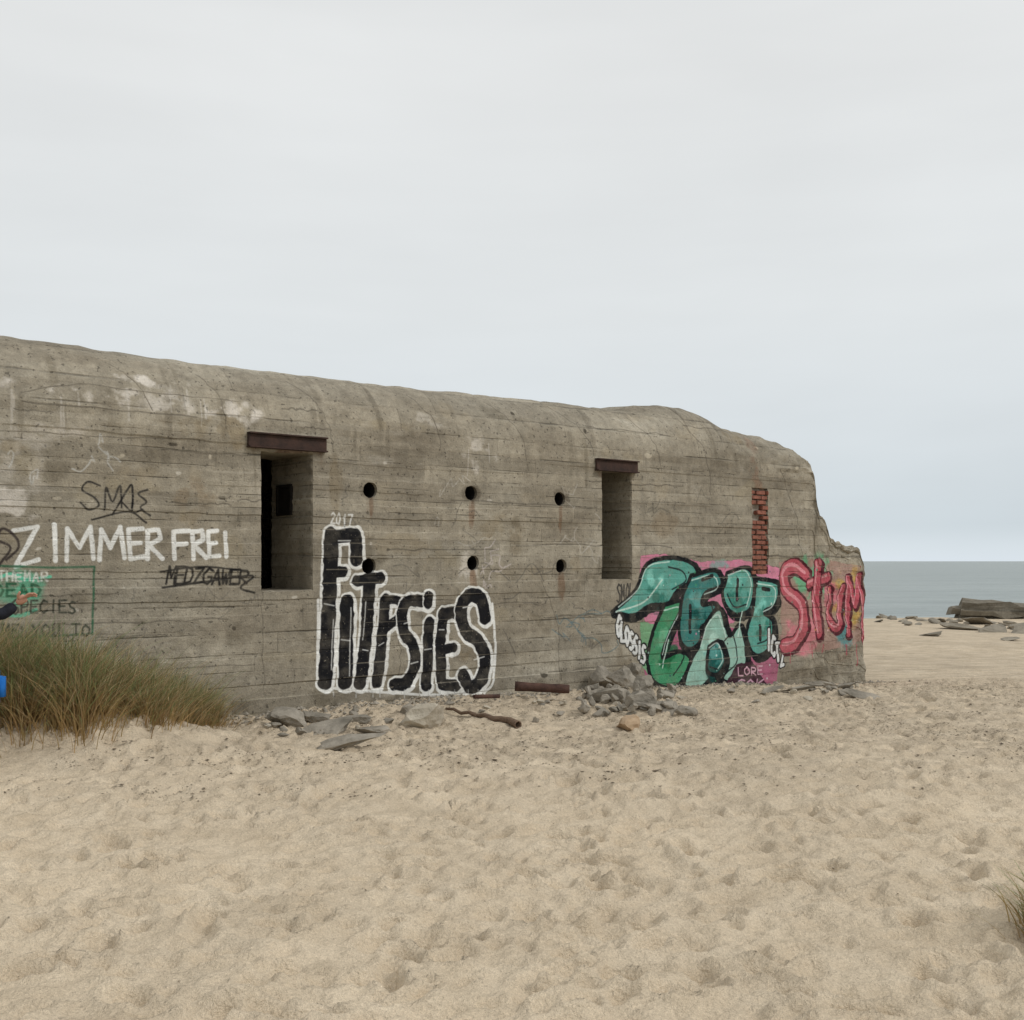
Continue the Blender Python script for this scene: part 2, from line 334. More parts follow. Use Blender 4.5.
mat_con2=concrete_mat('broken_concrete',False,.6)
def simple(name,c1,c2,scale=8,rough=.85,bs=.5,bd=.01,metal=0,stretch=None):
    m=M(name); a=m.noise(scale,6,.65,stretch); m.col(m.ramp(a,[(.3,c1),(.7,c2)])); m.nrm(m.bump(m.noise(scale*3,4,.6,stretch),bs,bd))
    m.bsdf.inputs['Roughness'].default_value=rough; m.bsdf.inputs['Metallic'].default_value=metal; return m.m
mat_rust=simple('rusted_steel',(.025,.018,.016),(.075,.042,.032),7)
mat_rustp=simple('rusted_pipe_steel',(.04,.022,.018),(.12,.065,.048),9)
mat_brick=simple('red_brick',(.13,.055,.038),(.36,.14,.095),11)
mat_mortar=simple('lime_mortar',(.2,.17,.13),(.42,.38,.32),15)
mat_rock=simple('grey_stone',(.15,.135,.108),(.38,.34,.28),4,bs=.8,bd=.03)
mat_peb=simple('pebble_mix',(.10,.085,.062),(.34,.28,.21),30)
mat_rock2=simple('tan_stone',(.30,.2,.12),(.48,.36,.24),5,bs=.6,bd=.02)
mat_rock3=simple('pale_stone',(.30,.26,.20),(.52,.47,.38),4,bs=.9,bd=.03)
mat_rockd=simple('shore_stone',(.13,.115,.09),(.33,.29,.225),1.2,bs=.8,bd=.1)
mat_wood=simple('driftwood',(.08,.05,.035),(.22,.15,.1),10,stretch=(1,8,8))
mat_weed=simple('dry_debris',(.05,.04,.028),(.18,.135,.09),20)
mat_blk=simple('painted_recess_shade',(.008,.007,.006),(.02,.017,.015),9)  # near-black colour standing in for shade inside holes and jamb niche
# =====================================================================
# BUNKER
# =====================================================================
def rect(x0,x1,y0,y1):
    xm=(x0+x1)/2; return wall(x0,0)[0],wall(x1,0)[0],wall(xm,y1)[1],wall(xm,y0)[1]
wins=[rect(261,313,450,590),rect(602,632,470,580)]
brick=rect(752,768,488,574)
holes=[]
for x,y in [(370,490),(369,566),(471,493),(473,563),(560,499),(561,566)]:
    s,z,t=wall(x,y); holes.append((s,z,.108))
sil=[(-400,282,.55),(0,332,.55),(100,347,.55),(200,361,.55),(400,385,.55),(560,401,.55),(620,410,.5),(640,405,.55),(662,404,.6),(684,407,.6),(700,414,.55),(716,424,.5),(732,430,.45),(765,438,.4),(775,442,.3),(792,451,.25),(803,460,.2),(809,478,.12),(812,495,.08),(815,513,.08),(822,519,.08),(828,540,.06),(842,545,.06),(857,550,.06),(862,566,.05),(866,586,.05)]
ss=[];hh=[];bb=[]
for x,y,b in sil:
    s,z,t=wall(x,y,b); ss.append(s); hh.append(z); bb.append(b)
SE=wall(868,0)[0]
for i in range(1,len(ss)):
    if ss[i]<=ss[i-1]: ss[i]=ss[i-1]+.015
ss[0]=-8
SA=-8.0
su=list(np.arange(SA,8.8,.07))+list(np.arange(8.8,SE+.001,.03))+[SE]
fs=[]
for a,b,c,d in wins+[brick]: fs+=[a,b]
for s,z,r in holes: fs+=[s-r,s+r]
su=[s for s in su if all(abs(s-f)>.02 for f in fs)]+fs; su=np.array(sorted(set(su)))
fz=[]
for a,b,c,d in wins+[brick]: fz+=[c,d]
for s,z,r in holes: fz+=[z-r,z+r]
zu=[]
for j in range(-8,21):
    q=j*.15; zu+=[q-.006,q+.006,q+.05,q+.1]
zu=[z for z in zu if z<2.99 and all(abs(z-f)>.012 for f in fz)]+fz+[3.0]
zu=sorted(set(zu)); zu=np.array(zu)
S=su; Hs=np.interp(S,ss,hh); endw=smooth(7.2,9.5,S)
Hs=Hs+fbm(S*1.4,S*0+3,5)*.02+fbm(S*6,S*0+3,6)*.03+endw*fbm(S*9,S*0+3,7)*.10
Bs=np.interp(S,ss,bb); Rs=Bs/0.72
zc=np.minimum(3.0,Hs-Rs); 
boff=np.random.default_rng(3).uniform(-.006,.006,200)
rows=[]
for z in zu:
    zz=np.where(zc<3.0,-1.2+(z+1.2)*(zc+1.2)/4.2,z)
    bi=int(math.floor(z/.15))+20
    seg=np.floor(S/2.6+bi*.37).astype(int)%37
    y=np.full_like(S,boff[bi])+boff[(bi*7+seg)%200]*.6
    rag=smooth(7.5,10.5,S)
    y=y+fbm(S*3,S*0+z*3,21)*.02+fbm(S*1.2,zz*7,22,3)*.012+rag*fbm(S*4,zz*4,23)*.14+smooth(SE-.16,SE,S)**2*.1
    rows.append((y,zz))
NA=16
for i in range(1,NA+1):
    th=i/NA*math.pi/2
    hz=Hs-zc; y=Rs*(1-math.cos(th)); z=zc+hz*math.sin(th)
    n=fbm(S*2.2,S*0+i*.35,31)*.05+fbm(S*8,S*0+i*.9,32)*.025
    rg=1+endw*2.4
    y=y+smooth(SE-.16,SE,S)**2*.1
    rows.append((y-n*math.cos(th)*rg*.6,z+n*math.sin(th)*rg*.6))
for d in (1.2,2,3,4,5):
    rows.append((np.full_like(S,d)+0,Hs+.02*d+fbm(S*2,S*0+d,33)*.05))
rows.append((np.full_like(S,6.),Hs*1.0)); 
for f_ in (.75,.5,.25,0): rows.append((np.full_like(S,6.05),-1.2+(Hs+1.2)*f_))
R_=len(rows); C_=len(S)
V=np.zeros((R_,C_,3))
for i,(y,z) in enumerate(rows): V[i,:,0]=S; V[i,:,1]=y; V[i,:,2]=z
bm=bmesh.new(); vs=[[bm.verts.new(V[i,j]) for j in range(C_)] for i in range(R_)]
zmid=(zu[1:]+zu[:-1])/2; smid=(S[1:]+S[:-1])/2
hr=[(s-r,s+r,z-r,z+r) for s,z,r in holes]
kill={}
allr=wins+[brick]+hr
for k,r in enumerate(allr):
    js=np.where((smid>r[0])&(smid<r[1]))[0]; is_=np.where((zmid>r[2])&(zmid<r[3]))[0]
    for i in is_:
        for j in js: kill[(i,j)]=k
for i in range(R_-1):
    for j in range(C_-1):
        if (i,j) in kill: continue
        bm.faces.new((vs[i][j],vs[i][j+1],vs[i+1][j+1],vs[i+1][j]))
for jj in (0,C_-1): 
    try: bm.faces.new([vs[i][jj] for i in range(R_)])
    except Exception as e: print(e)
def boundary(k):
    es=set()
    cells=[c for c,kk in kill.items() if kk==k]; cs=set(cells)
    for (i,j) in cells:
        for (di,dj,a,b) in ((-1,0,(i,j),(i,j+1)),(1,0,(i+1,j),(i+1,j+1)),(0,-1,(i,j),(i+1,j)),(0,1,(i,j+1),(i+1,j+1))):
            if (i+di,j+dj) not in cs:
                e=bm.edges.get((vs[a[0]][a[1]],vs[b[0]][b[1]]))
                if e: es.add(e)
    return list(es)
def extrude(es,fn):
    r=bmesh.ops.extrude_edge_only(bm,edges=es)['geom']
    nv=[g for g in r if isinstance(g,bmesh.types.BMVert)]; ne=[g for g in r if isinstance(g,bmesh.types.BMEdge)]
    for v in nv: v.co=Vector(fn(v.co))
    st=set(nv)
    return [e for e in ne if all(v in st for v in e.verts)]
for k,r in enumerate(allr):
    es=boundary(k)
    if k<2:
        cxm=(r[0]+r[1])/2; czm=(r[2]+r[3])/2
        es=extrude(es,lambda c:(c.x+(cxm-c.x)*.03+random.uniform(-.008,.008),.025,c.z+(czm-c.z)*.012+random.uniform(-.006,.006)))
        for d in (.3,.6,.95): es=extrude(es,lambda c:(c.x,d,c.z))
    elif k==2:
        es=extrude(es,lambda c:(c.x+random.uniform(-.03,.03),.05,c.z+random.uniform(-.02,.02)))
        es=extrude(es,lambda c:(c.x,.3,c.z))
    else:
        hs,hz,rr=holes[k-3]
        def circ(c):
            a=math.atan2(c.z-hz,c.x-hs); return (hs+math.cos(a)*rr*.86,c.y,hz+math.sin(a)*rr*.86)
        es=extrude(es,circ); es=extrude(es,lambda c:(c.x,.045,c.z)); es=extrude(es,lambda c:(c.x,.3,c.z)); es=extrude(es,lambda c:(c.x,.9,c.z))
bmesh.ops.recalc_face_normals(bm,faces=bm.faces)
uvl=bm.loops.layers.uv.new('UVMap')
for f in bm.faces:
    cy=f.calc_center_median(); ok=(cy.z>2.9 and cy.y<1.2) or (cy.z<=2.9 and cy.y<.06) or (cy.x>7.5 and cy.y<.4 and cy.z<2.95 and abs(f.normal.y)>.3)
    if len(f.verts)>10: ok=False
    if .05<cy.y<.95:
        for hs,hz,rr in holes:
            if abs(cy.x-hs)<rr*1.1 and abs(cy.z-hz)<rr*1.1: f.material_index=1  # hole lining coloured near-black to paint in the inner shade
    for l in f.loops:
        l[uvl].uv=((l.vert.co.x-S0)/(S1-S0),(l.vert.co.z-Z0)/(Z1-Z0)) if ok else (-1,-1)
me=bpy.data.meshes.new('bunker_shell'); bm.to_mesh(me); bm.free()
bunker=empty('concrete_bunker',(P0[0],P0[1],0)); bunker.rotation_euler=(0,0,math.atan2(uy,ux))
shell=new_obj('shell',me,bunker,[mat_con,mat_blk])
def boxbm(bm,c,d,rot=None,jit=0):
    r=bmesh.ops.create_cube(bm,size=1)
    for v in r['verts']:
        v.co=Vector((v.co.x*d[0],v.co.y*d[1],v.co.z*d[2]))+Vector([random.uniform(-jit,jit) for _ in range(3)])
        if rot: v.co=rot@v.co
        v.co+=Vector(c)
    return r['verts']
def finish(bm,name,parent,mats,bev=0,smooth_=False):
    if bev: bmesh.ops.bevel(bm,geom=list(bm.edges),offset=bev,segments=2,affect='EDGES')
    me=bpy.data.meshes.new(name); bm.to_mesh(me); bm.free()
    if smooth_:
        for p in me.polygons: p.use_smooth=True
    return new_obj(name,me,parent,mats)
for k,(x0,x1,y0,y1,xm) in enumerate([(247,325,435,450,286),(595,636,460,472,616)]):
    a=wall(x0,0)[0]; b=wall(x1,0)[0]; zb=wall(xm,y1)[1]; zt=wall(xm,y0)[1]
    bm=bmesh.new(); L=b-a; c=(a+b)/2
    boxbm(bm,(c,-.02,(zb+zt)/2),(L,.04,zt-zb-.035)); boxbm(bm,(c,-.03,zt-.008),(L+.004,.09,.017)); boxbm(bm,(c,-.03,zb+.008),(L+.004,.09,.017))
    finish(bm,'window_lintel_%d'%(k+1),bunker,[mat_rust],.003)
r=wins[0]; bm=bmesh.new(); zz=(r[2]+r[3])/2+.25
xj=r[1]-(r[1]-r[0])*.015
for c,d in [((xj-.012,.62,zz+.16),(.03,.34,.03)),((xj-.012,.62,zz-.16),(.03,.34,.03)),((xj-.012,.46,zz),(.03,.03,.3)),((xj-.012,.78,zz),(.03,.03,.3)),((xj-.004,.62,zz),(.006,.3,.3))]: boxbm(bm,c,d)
finish(bm,'jamb_niche_shade_plate',bunker,[mat_blk])  # raised black plate and frame paint the shade of a niche; nothing recessed
bm=bmesh.new(); s0,s1,z0,z1=brick; z=z0-.01; row=0
while z<z1-.03:
    s=s0-.12-(row%2)*.12
    while s<s1:
        a=max(s,s0-.015); b=min(s+.23,s1+.015)
        if b-a>.03 and random.random()>.08: boxbm(bm,((a+b)/2,.055+random.uniform(-.02,.02),z+.033),(b-a-.016,.1,.058),jit=.006)
        s+=.245
    z+=.077; row+=1
finish(bm,'exposed_bricks',bunker,[mat_brick],.006)
bm=bmesh.new(); boxbm(bm,((s0+s1)/2,.155,(z0+z1)/2),(s1-s0+.1,.16,z1-z0+.1)); finish(bm,'brick_mortar',bunker,[mat_mortar])
# =====================================================================
# GROUND
# =====================================================================
NP=10000
pxs=rng.uniform(-7,10,NP); pys=2.3+rng.uniform(0,1,NP)**1.25*17
def base_h(x,y):
    z=np.interp(y,[-3000,-50,0,12,13.5,16,19,25,40,46,60,75,120,400,9000],[3,.6,0,0,-.07,-.24,-.47,-.62,-.72,-.78,-1.9,-2.9,-6,-12,-12])
    z=z+.32*np.exp(-(((x+4.45)/1.65)**2+((y-9.35)/.68)**2)**1.5)
    z=z+.20*np.exp(-(((x+5.4)/2.2)**2+((y-9.6)/1.2)**2))
    z=z+fbm(x*.35,y*.35,51)*.14+fbm(x*.12,y*.12,52)*.2*smooth(14,30,y)+fbm(x*.03+5,y*.03,53)*1.0*smooth(60,200,np.abs(x)+.0*y)
    return z+.12*np.exp(-(((x-2.8)/.7)**2+((y-4.6)/.6)**2))
def axis(lo,hi,step,far,fac):
    a=list(np.arange(lo,hi,step)); s=step; x=hi
    while x<far: a.append(x); s*=fac; x+=s
    a.append(far); s=step; x=lo-step; pre=[]
    while x>-far: pre.append(x); s*=fac; x-=s
    pre.append(-far); return np.array(sorted(pre+a))
xs=axis(-5.5,9,.025,5000,1.07)
ysn=list(np.arange(2.8,7,.02))+list(np.arange(7,19,.042)); s=.05;y=19
while y<8000: ysn.append(y); s*=1.05; y+=s
s=.03;y=2.77
pre=[]
while y>-3000: pre.append(y); s*=1.25; y-=s
ys=np.array(sorted(pre+ysn))
X,Y=np.meshgrid(xs,ys); Z=base_h(X,Y)
near=(1-smooth(16,24,Y))*(1-smooth(9,13,np.abs(X)))
patch=.6+1.6*np.clip(fbm(X*.7,Y*.7,70)+.35,0,1)
Z=Z+near*(fbm(X*2.2,Y*2.2,60)*.06+patch*(fbm(X*6,Y*6,61)*.055+fbm(X*15,Y*15,62,3)*.032))
for i in range(NP):
    cx,cy=pxs[i],pys[i]
    R=.26; j0,j1=np.searchsorted(xs,[cx-R,cx+R]); i0,i1=np.searchsorted(ys,[cy-R,cy+R])
    if j1-j0<3 or i1-i0<3: continue
    sx=X[i0:i1,j0:j1]-cx; sy=Y[i0:i1,j0:j1]-cy; a=rng.uniform(0,3.14); u=sx*math.cos(a)+sy*math.sin(a); v=-sx*math.sin(a)+sy*math.cos(a)
    k=rng.uniform(.4,1)
    q=(u/(rng.uniform(.09,.14)*k))**2+(v/(rng.uniform(.045,.075)*k))**2
    dp=rng.uniform(.015,.055)*k
    Z[i0:i1,j0:j1]+= -dp*np.exp(-q**1.8)+dp*.45*np.exp(-((np.sqrt(q)-1.5)/.35)**2)
nv=X.size; co=np.stack([X,Y,Z],-1).reshape(-1,3).astype(np.float32)
ny_,nx_=X.shape; idx=np.arange(nv).reshape(ny_,nx_)
fc=np.stack([idx[:-1,:-1],idx[:-1,1:],idx[1:,1:],idx[1:,:-1]],-1).reshape(-1,4)
me=bpy.data.meshes.new('sand_ground'); me.vertices.add(nv); me.vertices.foreach_set('co',co.ravel())
me.loops.add(fc.size); me.loops.foreach_set('vertex_index',fc.ravel().astype(np.int32)); me.polygons.add(len(fc))
me.polygons.foreach_set('loop_start',np.arange(0,fc.size,4,dtype=np.int32)); me.polygons.foreach_set('use_smooth',np.ones(len(fc),bool)); me.update(calc_edges=True)
m=M('beach_sand'); big=m.noise(.45,4,.6); mid=m.noise(2.5,6,.65); fine=m.noise(70,3,.7); grain=m.noise(260,1,.6)
c=m.ramp(mid,[(.3,(.55,.45,.322)),(.7,(.685,.578,.432))])
sep=m.n('ShaderNodeSeparateXYZ'); m.set(sep.inputs[0],m.tc.outputs['Object']); gy=sep.outputs[1]; gx=sep.outputs[0]
g=m.math('SUBTRACT',gy,m.math('MULTIPLY_ADD',gx,-.08,8.3)); bandm=m.math('MULTIPLY',m.rng(g,-1.2,1.6,0,1),m.rng(gy,22,60,1,.35))
sp=m.rng(m.noise(3.2,7,.75,(.5,1.7,1)),.42,.58,0,1); bandm=m.math('MULTIPLY',bandm,sp)
c=m.mix(m.math('MULTIPLY',bandm,.45),c,(.30,.25,.19))
sk=m.rng(m.noise(30,3,.75,(.7,1.4,1)),.56,.66,0,1); c=m.mix(m.math('MULTIPLY',m.math('MULTIPLY',sk,bandm),.6),c,(.13,.105,.08))
k=m.math('MULTIPLY',m.rng(fine,.3,.7,.84,1.12),m.rng(big,.3,.7,.9,1.08)); k=m.math('MULTIPLY',k,m.rng(grain,.3,.7,.84,1.14)); c=m.mix(1.0,c,m.grey(k),'MULTIPLY'); m.col(c)
h=m.math('ADD',m.math('MULTIPLY',m.noise(14,5,.65),1.0),m.math('MULTIPLY',fine,.2)); m.nrm(m.bump(h,1.0,.04)); m.bsdf.inputs['Roughness'].default_value=1; m.bsdf.inputs['Specular IOR Level'].default_value=.1
ground=new_obj('sand_ground',me,None,[m.m])
def gz(x,y):
    j=min(max(np.searchsorted(xs,x),1),len(xs)-1); i=min(max(np.searchsorted(ys,y),1),len(ys)-1); return float(Z[i,j])
def gp(px,py):
    t=3.0
    while t<120:
        x=(px-CX)/F*t; z=CZ-(py-HY)/F*t
        if z<=gz(x,t): break
        t+=.03
    return x,t,gz(x,t)
# sea
bm=bmesh.new(); bmesh.ops.create_grid(bm,x_segments=4,y_segments=4,size=9000)
m=M('sea_water'); w1=m.noise(.45,5,.62,(.45,1.4,1)); w2=m.noise(.05,5,.6,(.4,2.4,1)); w3=m.noise(.35,4,.7,(.35,1.8,1))
cs=m.ramp(w2,[(.3,(.175,.215,.21)),(.7,(.265,.305,.295))]); cs=m.mix(1.0,cs,m.grey(m.rng(w3,.3,.7,.78,1.25)),'MULTIPLY')
m.col(cs); m.nrm(m.bump(w1,1.0,.6)); m.bsdf.inputs['Roughness'].default_value=.35; m.bsdf.inputs['Specular IOR Level'].default_value=.35
sea=finish(bm,'sea_water',None,[m.m]); sea.location=(0,8000,-2.6)
# =====================================================================
# ROCKS
# =====================================================================
def add_rock(bm,c,d,rotz=0,seed=0,tilt=(0,0),sub=3,cuts=11):
    r=random.Random(seed); q=bmesh.ops.create_icosphere(bm,subdivisions=sub,radius=1)['verts']
    pl=[]
    for i in range(cuts):
        n=Vector((r.gauss(0,1),r.gauss(0,1),r.gauss(0,.8))).normalized(); pl.append((n,r.uniform(.38,.75)))
    R=Euler((tilt[0],tilt[1],rotz)).to_matrix()
    for v in q:
        p=v.co.copy()
        for n,dd in pl:
            e=p.dot(n)-dd
            if e>0: p-=n*e
        p*=1+.16*mnoise.fractal(p*2.6+Vector((seed*3.1,0,0)),1,2,4)
        p=R@Vector((p.x*d[0],p.y*d[1],p.z*d[2])); v.co=p+Vector(c)
def rocks(name,items,mat,sub=3,g=1.0):
    bm=bmesh.new()
    for it in items:
        px,py,w,hh_,dd=it[:5]; x,y,z=gp(px,py); sc_=y/F
        up=it[5]*sc_ if len(it)>5 else 0
        add_rock(bm,(x,y+dd*sc_*.5,z+hh_*sc_*.3+up),(w*sc_*.72*g,dd*sc_*.72*g,hh_*sc_*.85*g),random.uniform(-.4,.4),int(px*7+py),(random.uniform(-.3,.3),random.uniform(-.3,.3)),sub)
    return finish(bm,name,None,[mat],0,False)
rub=[(612,703,30,18,30),(640,708,28,14,28),(602,692,22,18,22,2),(622,694,28,16,22,8),(617,684,16,16,16,18),(634,690,20,14,20,10),(646,698,24,14,22,5),(655,714,28,8,22),(672,712,24,8,18),(596,700,14,9,14),(628,712,18,8,14),(664,700,18,9,18),(606,680,11,10,12,14),(640,684,12,9,12,10)]
rr0=random.Random(9)
for i in range(60): rub.append((rr0.uniform(584,680),rr0.uniform(694,718),rr0.uniform(5,13),rr0.uniform(3,8),rr0.uniform(5,11),max(0,rr0.uniform(-8,10))))
rocks('rubble_pile',rub,mat_rock)
base_=lambda x:np.interp(x,[260,400,480,560,700,868],[720,708,702,699,694,687])
sm=[]
for i in range(60):
    x=rr0.uniform(262,865); sm.append((x,float(base_(x))+abs(rr0.gauss(0,10)),rr0.uniform(4,12),rr0.uniform(2,5),rr0.uniform(4,9)))
rocks('wall_base_stones',sm[:38],mat_rock,2); rocks('wall_base_stones',sm[38:],mat_rock3,2)
rocks('stone',[(631,731,28,15,24)],mat_rock2)
rocks('stone',[(690,715,24,9,16)],mat_rock)
rocks('concrete_slab_debris',[(288,728,34,13,34),(318,724,26,11,30),(346,746,58,8,24),(330,733,50,8,30),(372,735,34,8,26),(352,723,30,8,20),(300,735,14,6,12),(385,726,12,6,10)],mat_rock)
rocks('stone',[(427,729,44,24,30)],mat_rock3); rocks('stone',[(408,716,15,9,14)],mat_rock)
rocks('flat_stone',[(865,699,30,5,20)],mat_rock)
rocks('flat_stone',[(800,690,34,3,12),(824,687,26,4,12),(770,692,22,3,10),(846,690,18,3,10)],mat_rock)
shr=[(935,637,22,5,24),(975,631,34,5,50),(1004,633,30,6,40),(1040,634,40,6,40),(990,625,40,4,40),(1065,630,50,8,40),(1015,641,14,3,20)]
for i in range(34): 
    x=rr0.uniform(872,1060); shr.append((x,616+rr0.random()*8+(x-872)*.05,rr0.uniform(4,14),rr0.uniform(1.5,4),rr0.uniform(6,20)))
rocks('shore_rocks',shr,mat_rockd,2)
x,y,z=gp(985,620)
bm=bmesh.new()
vv=boxbm(bm,(0,0,0),(6.0,1.6,.95)); 
for v in vv:
    if v.co.x<0 and v.co.z>0: v.co.x+=.25; v.co.z-=.02
    if v.co.x>0 and v.co.z>0: v.co.z-=.22
bmesh.ops.bevel(bm,geom=list(bm.edges),offset=.33,segments=4,affect='EDGES')
bmesh.ops.subdivide_edges(bm,edges=[e for e in bm.edges if e.calc_length()>.4],cuts=8,use_grid_fill=True)
for v in bm.verts: v.co+=Vector((1,1,1))*.13*mnoise.fractal(v.co*1.3,1,2,4)
ru=finish(bm,'ruined_concrete_block',None,[mat_con2]); ru.location=(x+2.15,y+1.2,z+.22); ru.rotation_euler=(.04,.03,-.25)
def tube(name,pts,r,mat,inner=None,parent=None):
    cu=bpy.data.curves.new(name,'CURVE'); cu.dimensions='3D'; sp=cu.splines.new('POLY'); sp.points.add(len(pts)-1)
    for i,p in enumerate(pts): sp.points[i].co=(*p[:3],1); sp.points[i].radius=p[3] if len(p)>3 else 1
    cu.bevel_depth=r; cu.bevel_resolution=6; cu.use_fill_caps=False
    o=bpy.data.objects.new(name,cu); sc.collection.objects.link(o); cu.materials.append(mat)
    bpy.context.view_layer.update(); me=bpy.data.meshes.new_from_object(o.evaluated_get(bpy.context.evaluated_depsgraph_get())); bpy.data.objects.remove(o)
    o=new_obj(name,me,parent); 
    for p in me.polygons: p.use_smooth=True
    if not me.materials: me.materials.append(mat)
    md=o.modifiers.new('s','SOLIDIFY'); md.thickness=.012; return o
ax,ay,az=gp(515,699); bx,by,bz=gp(570,702)
pv=[]
for i in range(9):
    t=i/8; pv.append((ax+(bx-ax)*t,ay+(by-ay)*t+.12,az+.12+(bz-az)*t,1+(.12 if i in(0,1) else 0)+random.uniform(-.05,.05)))
tube('rusty_pipe',pv,.052,mat_rustp)
ax,ay,az=gp(474,703); bx,by,bz=gp(499,704); tube('rusty_pipe',[(ax,ay,az+.06),(bx,by,az+.04)],.024,mat_rustp)
ax,ay,az=gp(446,714); bx,by,bz=gp(518,727)
pts=[]
for i in range(10):
    t=i/9; pts.append((ax+(bx-ax)*t,ay+(by-ay)*t+.04*math.sin(i*1.9),az+(bz-az)*t+.035+.015*math.sin(i*2.7),.45+.8*t+random.uniform(-.15,.15)))
tube('driftwood_branch',pts,.032,mat_wood)
def scatter(name,n,fn,mat,seed,smin,smax,flat=.5):
    r=np.random.default_rng(seed); vl=[];fl=[]
    oct_=np.array([(1,0,0),(0,1,0),(-1,0,0),(0,-1,0),(0,0,1),(0,0,-.6)])
    of=[(0,1,4),(1,2,4),(2,3,4),(3,0,4),(1,0,5),(2,1,5),(3,2,5),(0,3,5)]
    for i in range(n):
        x,y=fn(r); z=gz(x,y); s=r.uniform(smin,smax)*(1 if r.random()>.05 else 1.6); a=r.uniform(0,6.3); e=r.uniform(.4,1)
        p=oct_*r.uniform(.7,1.2,(6,3))*[s,s*e,s*flat]
        q=np.stack([p[:,0]*math.cos(a)-p[:,1]*math.sin(a)+x,p[:,0]*math.sin(a)+p[:,1]*math.cos(a)+y,p[:,2]+z+s*.1],-1)
        b=len(vl); vl.extend(q.tolist()); fl.extend([(b+f[0],b+f[1],b+f[2]) for f in of])
    me=bpy.data.meshes.new(name); me.from_pydata(vl,[],fl); return new_obj(name,me,None,[mat])
def band(r):
    while True:
        x=r.uniform(-4.5,9); y=r.uniform(7.4,18); wl=P0[1]+(x-P0[0])*uy/ux
        if x<6.2 and y>wl-.05: continue
        d=max(0,8.9-.05*x-y); 
        if float(fbm(x*1.3,y*2.6,90))<.02+.1*d and r.random()>.10: continue
        return x,y
scatter('pebble_gravel',14000,band,mat_peb,1,.004,.012)
def foot(r):
    while True:
        s=r.uniform(-1,11.2); d=abs(r.normal(0,.28))+.03
        return P0[0]+s*ux+nx*d,P0[1]+s*uy+ny*d
scatter('wall_foot_rubble',2000,foot,mat_rock,2,.010,.036,.7)
scatter('driftwood_debris',4500,band,mat_weed,3,.006,.022,.2)
def nearf(r): return r.uniform(-4,6),r.uniform(3.3,9)
scatter('scattered_pebbles',350,nearf,mat_weed,4,.002,.006,.5)
# =====================================================================
# GRASS
# =====================================================================
def grass(name,n,fn,seed,lmin,lmax,wd=.0045):
    r=np.random.default_rng(seed); K=6; vl=[];fl=[];cl=[]
    for i in range(n):
        x,y,hk,lean=fn(r); z=gz(x,y)-.03; L=r.uniform(lmin,lmax)*hk; a=r.uniform(0,6.283); q=r.uniform(.05,.8); ld=lean[0]+math.cos(a)*q; le=lean[1]+math.sin(a)*q
        wa=r.uniform(0,3.14); w=wd*r.uniform(.6,1.3); dry=r.random()<.46; t0=r.uniform(-.18,.18)
        if dry: cb=np.array([.46,.31,.15])*r.uniform(.6,1.25); ct=np.array([.60,.48,.29])*r.uniform(.6,1.1)
        else: cb=np.array([.38,.27,.12])*r.uniform(.7,1.2); ct=np.array([.19,.26,.11])*r.uniform(.55,1.5)
        b=len(vl); droop=r.uniform(.2,1.1)
        for k in range(K):
            t=k/(K-1); out=L*(t**1.5)*.8; px_=x+ld*out; py_=y+le*out; pz=z+L*(t-droop*.5*t**2.4)
            ww=w*(1-t**2)+.0006; dx=math.cos(wa)*ww; dy=math.sin(wa)*ww
            vl.append((px_-dx,py_-dy,pz)); vl.append((px_+dx,py_+dy,pz))
            e=float(smooth(.42,.88,t+t0)); c=cb*(1-e)+ct*e; cl+= [(*c,1)]*2
            if k: q2=b+2*k; fl.append((q2-2,q2-1,q2+1,q2))
    me=bpy.data.meshes.new(name); me.from_pydata(vl,[],fl)
    at=me.color_attributes.new('Col','FLOAT_COLOR','POINT'); at.data.foreach_set('color',np.array(cl,np.float32).ravel())
    return me
m=M('marram_grass'); at=m.n('ShaderNodeAttribute',attribute_name='Col'); m.col(at.outputs['Color']); m.bsdf.inputs['Roughness'].default_value=.6
tr=m.n('ShaderNodeBsdfTranslucent'); m.set(tr.inputs[0],at.outputs['Color']); mx=m.n('ShaderNodeMixShader'); mx.inputs[0].default_value=.35
m.nt.links.new(m.bsdf.outputs[0],mx.inputs[1]); m.nt.links.new(tr.outputs[0],mx.inputs[2]); m.nt.links.new(mx.outputs[0],m.nt.nodes['Material Output'].inputs[0]); mat_grass=m.m
rr=random.Random(4); cl_=[]
while len(cl_)<80:
    x=rr.uniform(-6.2,-2.85); wl=P0[1]+(x-P0[0])*uy/ux
    y=rr.uniform(8.6,wl-.2)
    e=((x+3.9)/1.15)**2 if x>-3.9 else 0
    if y<8.68+1.45*e: continue
    hk=1.03-.58*float(smooth(-3.6,-2.85,x))-.14*min(1.3,max(0,-3.9-x))+rr.uniform(-.2,.06)
    hk*=1-.25*float(smooth(.9,1.6,wl-y))
    cl_.append((x,y,hk))
def gf(r):
    c=cl_[r.integers(len(cl_))]; a=r.uniform(0,6.28); q=abs(r.normal(0,.14)); dx,dy=math.cos(a)*q,math.sin(a)*q
    return c[0]+dx,c[1]+dy,c[2],(dx*2.6+.05,dy*2.6-.14)
new_obj('dune_grass',grass('dune_grass',40000,gf,5,.4,1.0,.0032),None,[mat_grass])
c2=[(2.15+rr.uniform(0,.7),4.3+rr.uniform(.05,.45)) for i in range(14)]
def gf2(r):
    c=c2[r.integers(len(c2))]; a=r.uniform(0,6.28); q=abs(r.normal(0,.055)); dx,dy=math.cos(a)*q,math.sin(a)*q
    return c[0]+dx,c[1]+dy,1.0,(dx*2.5-.1,dy*2.5)
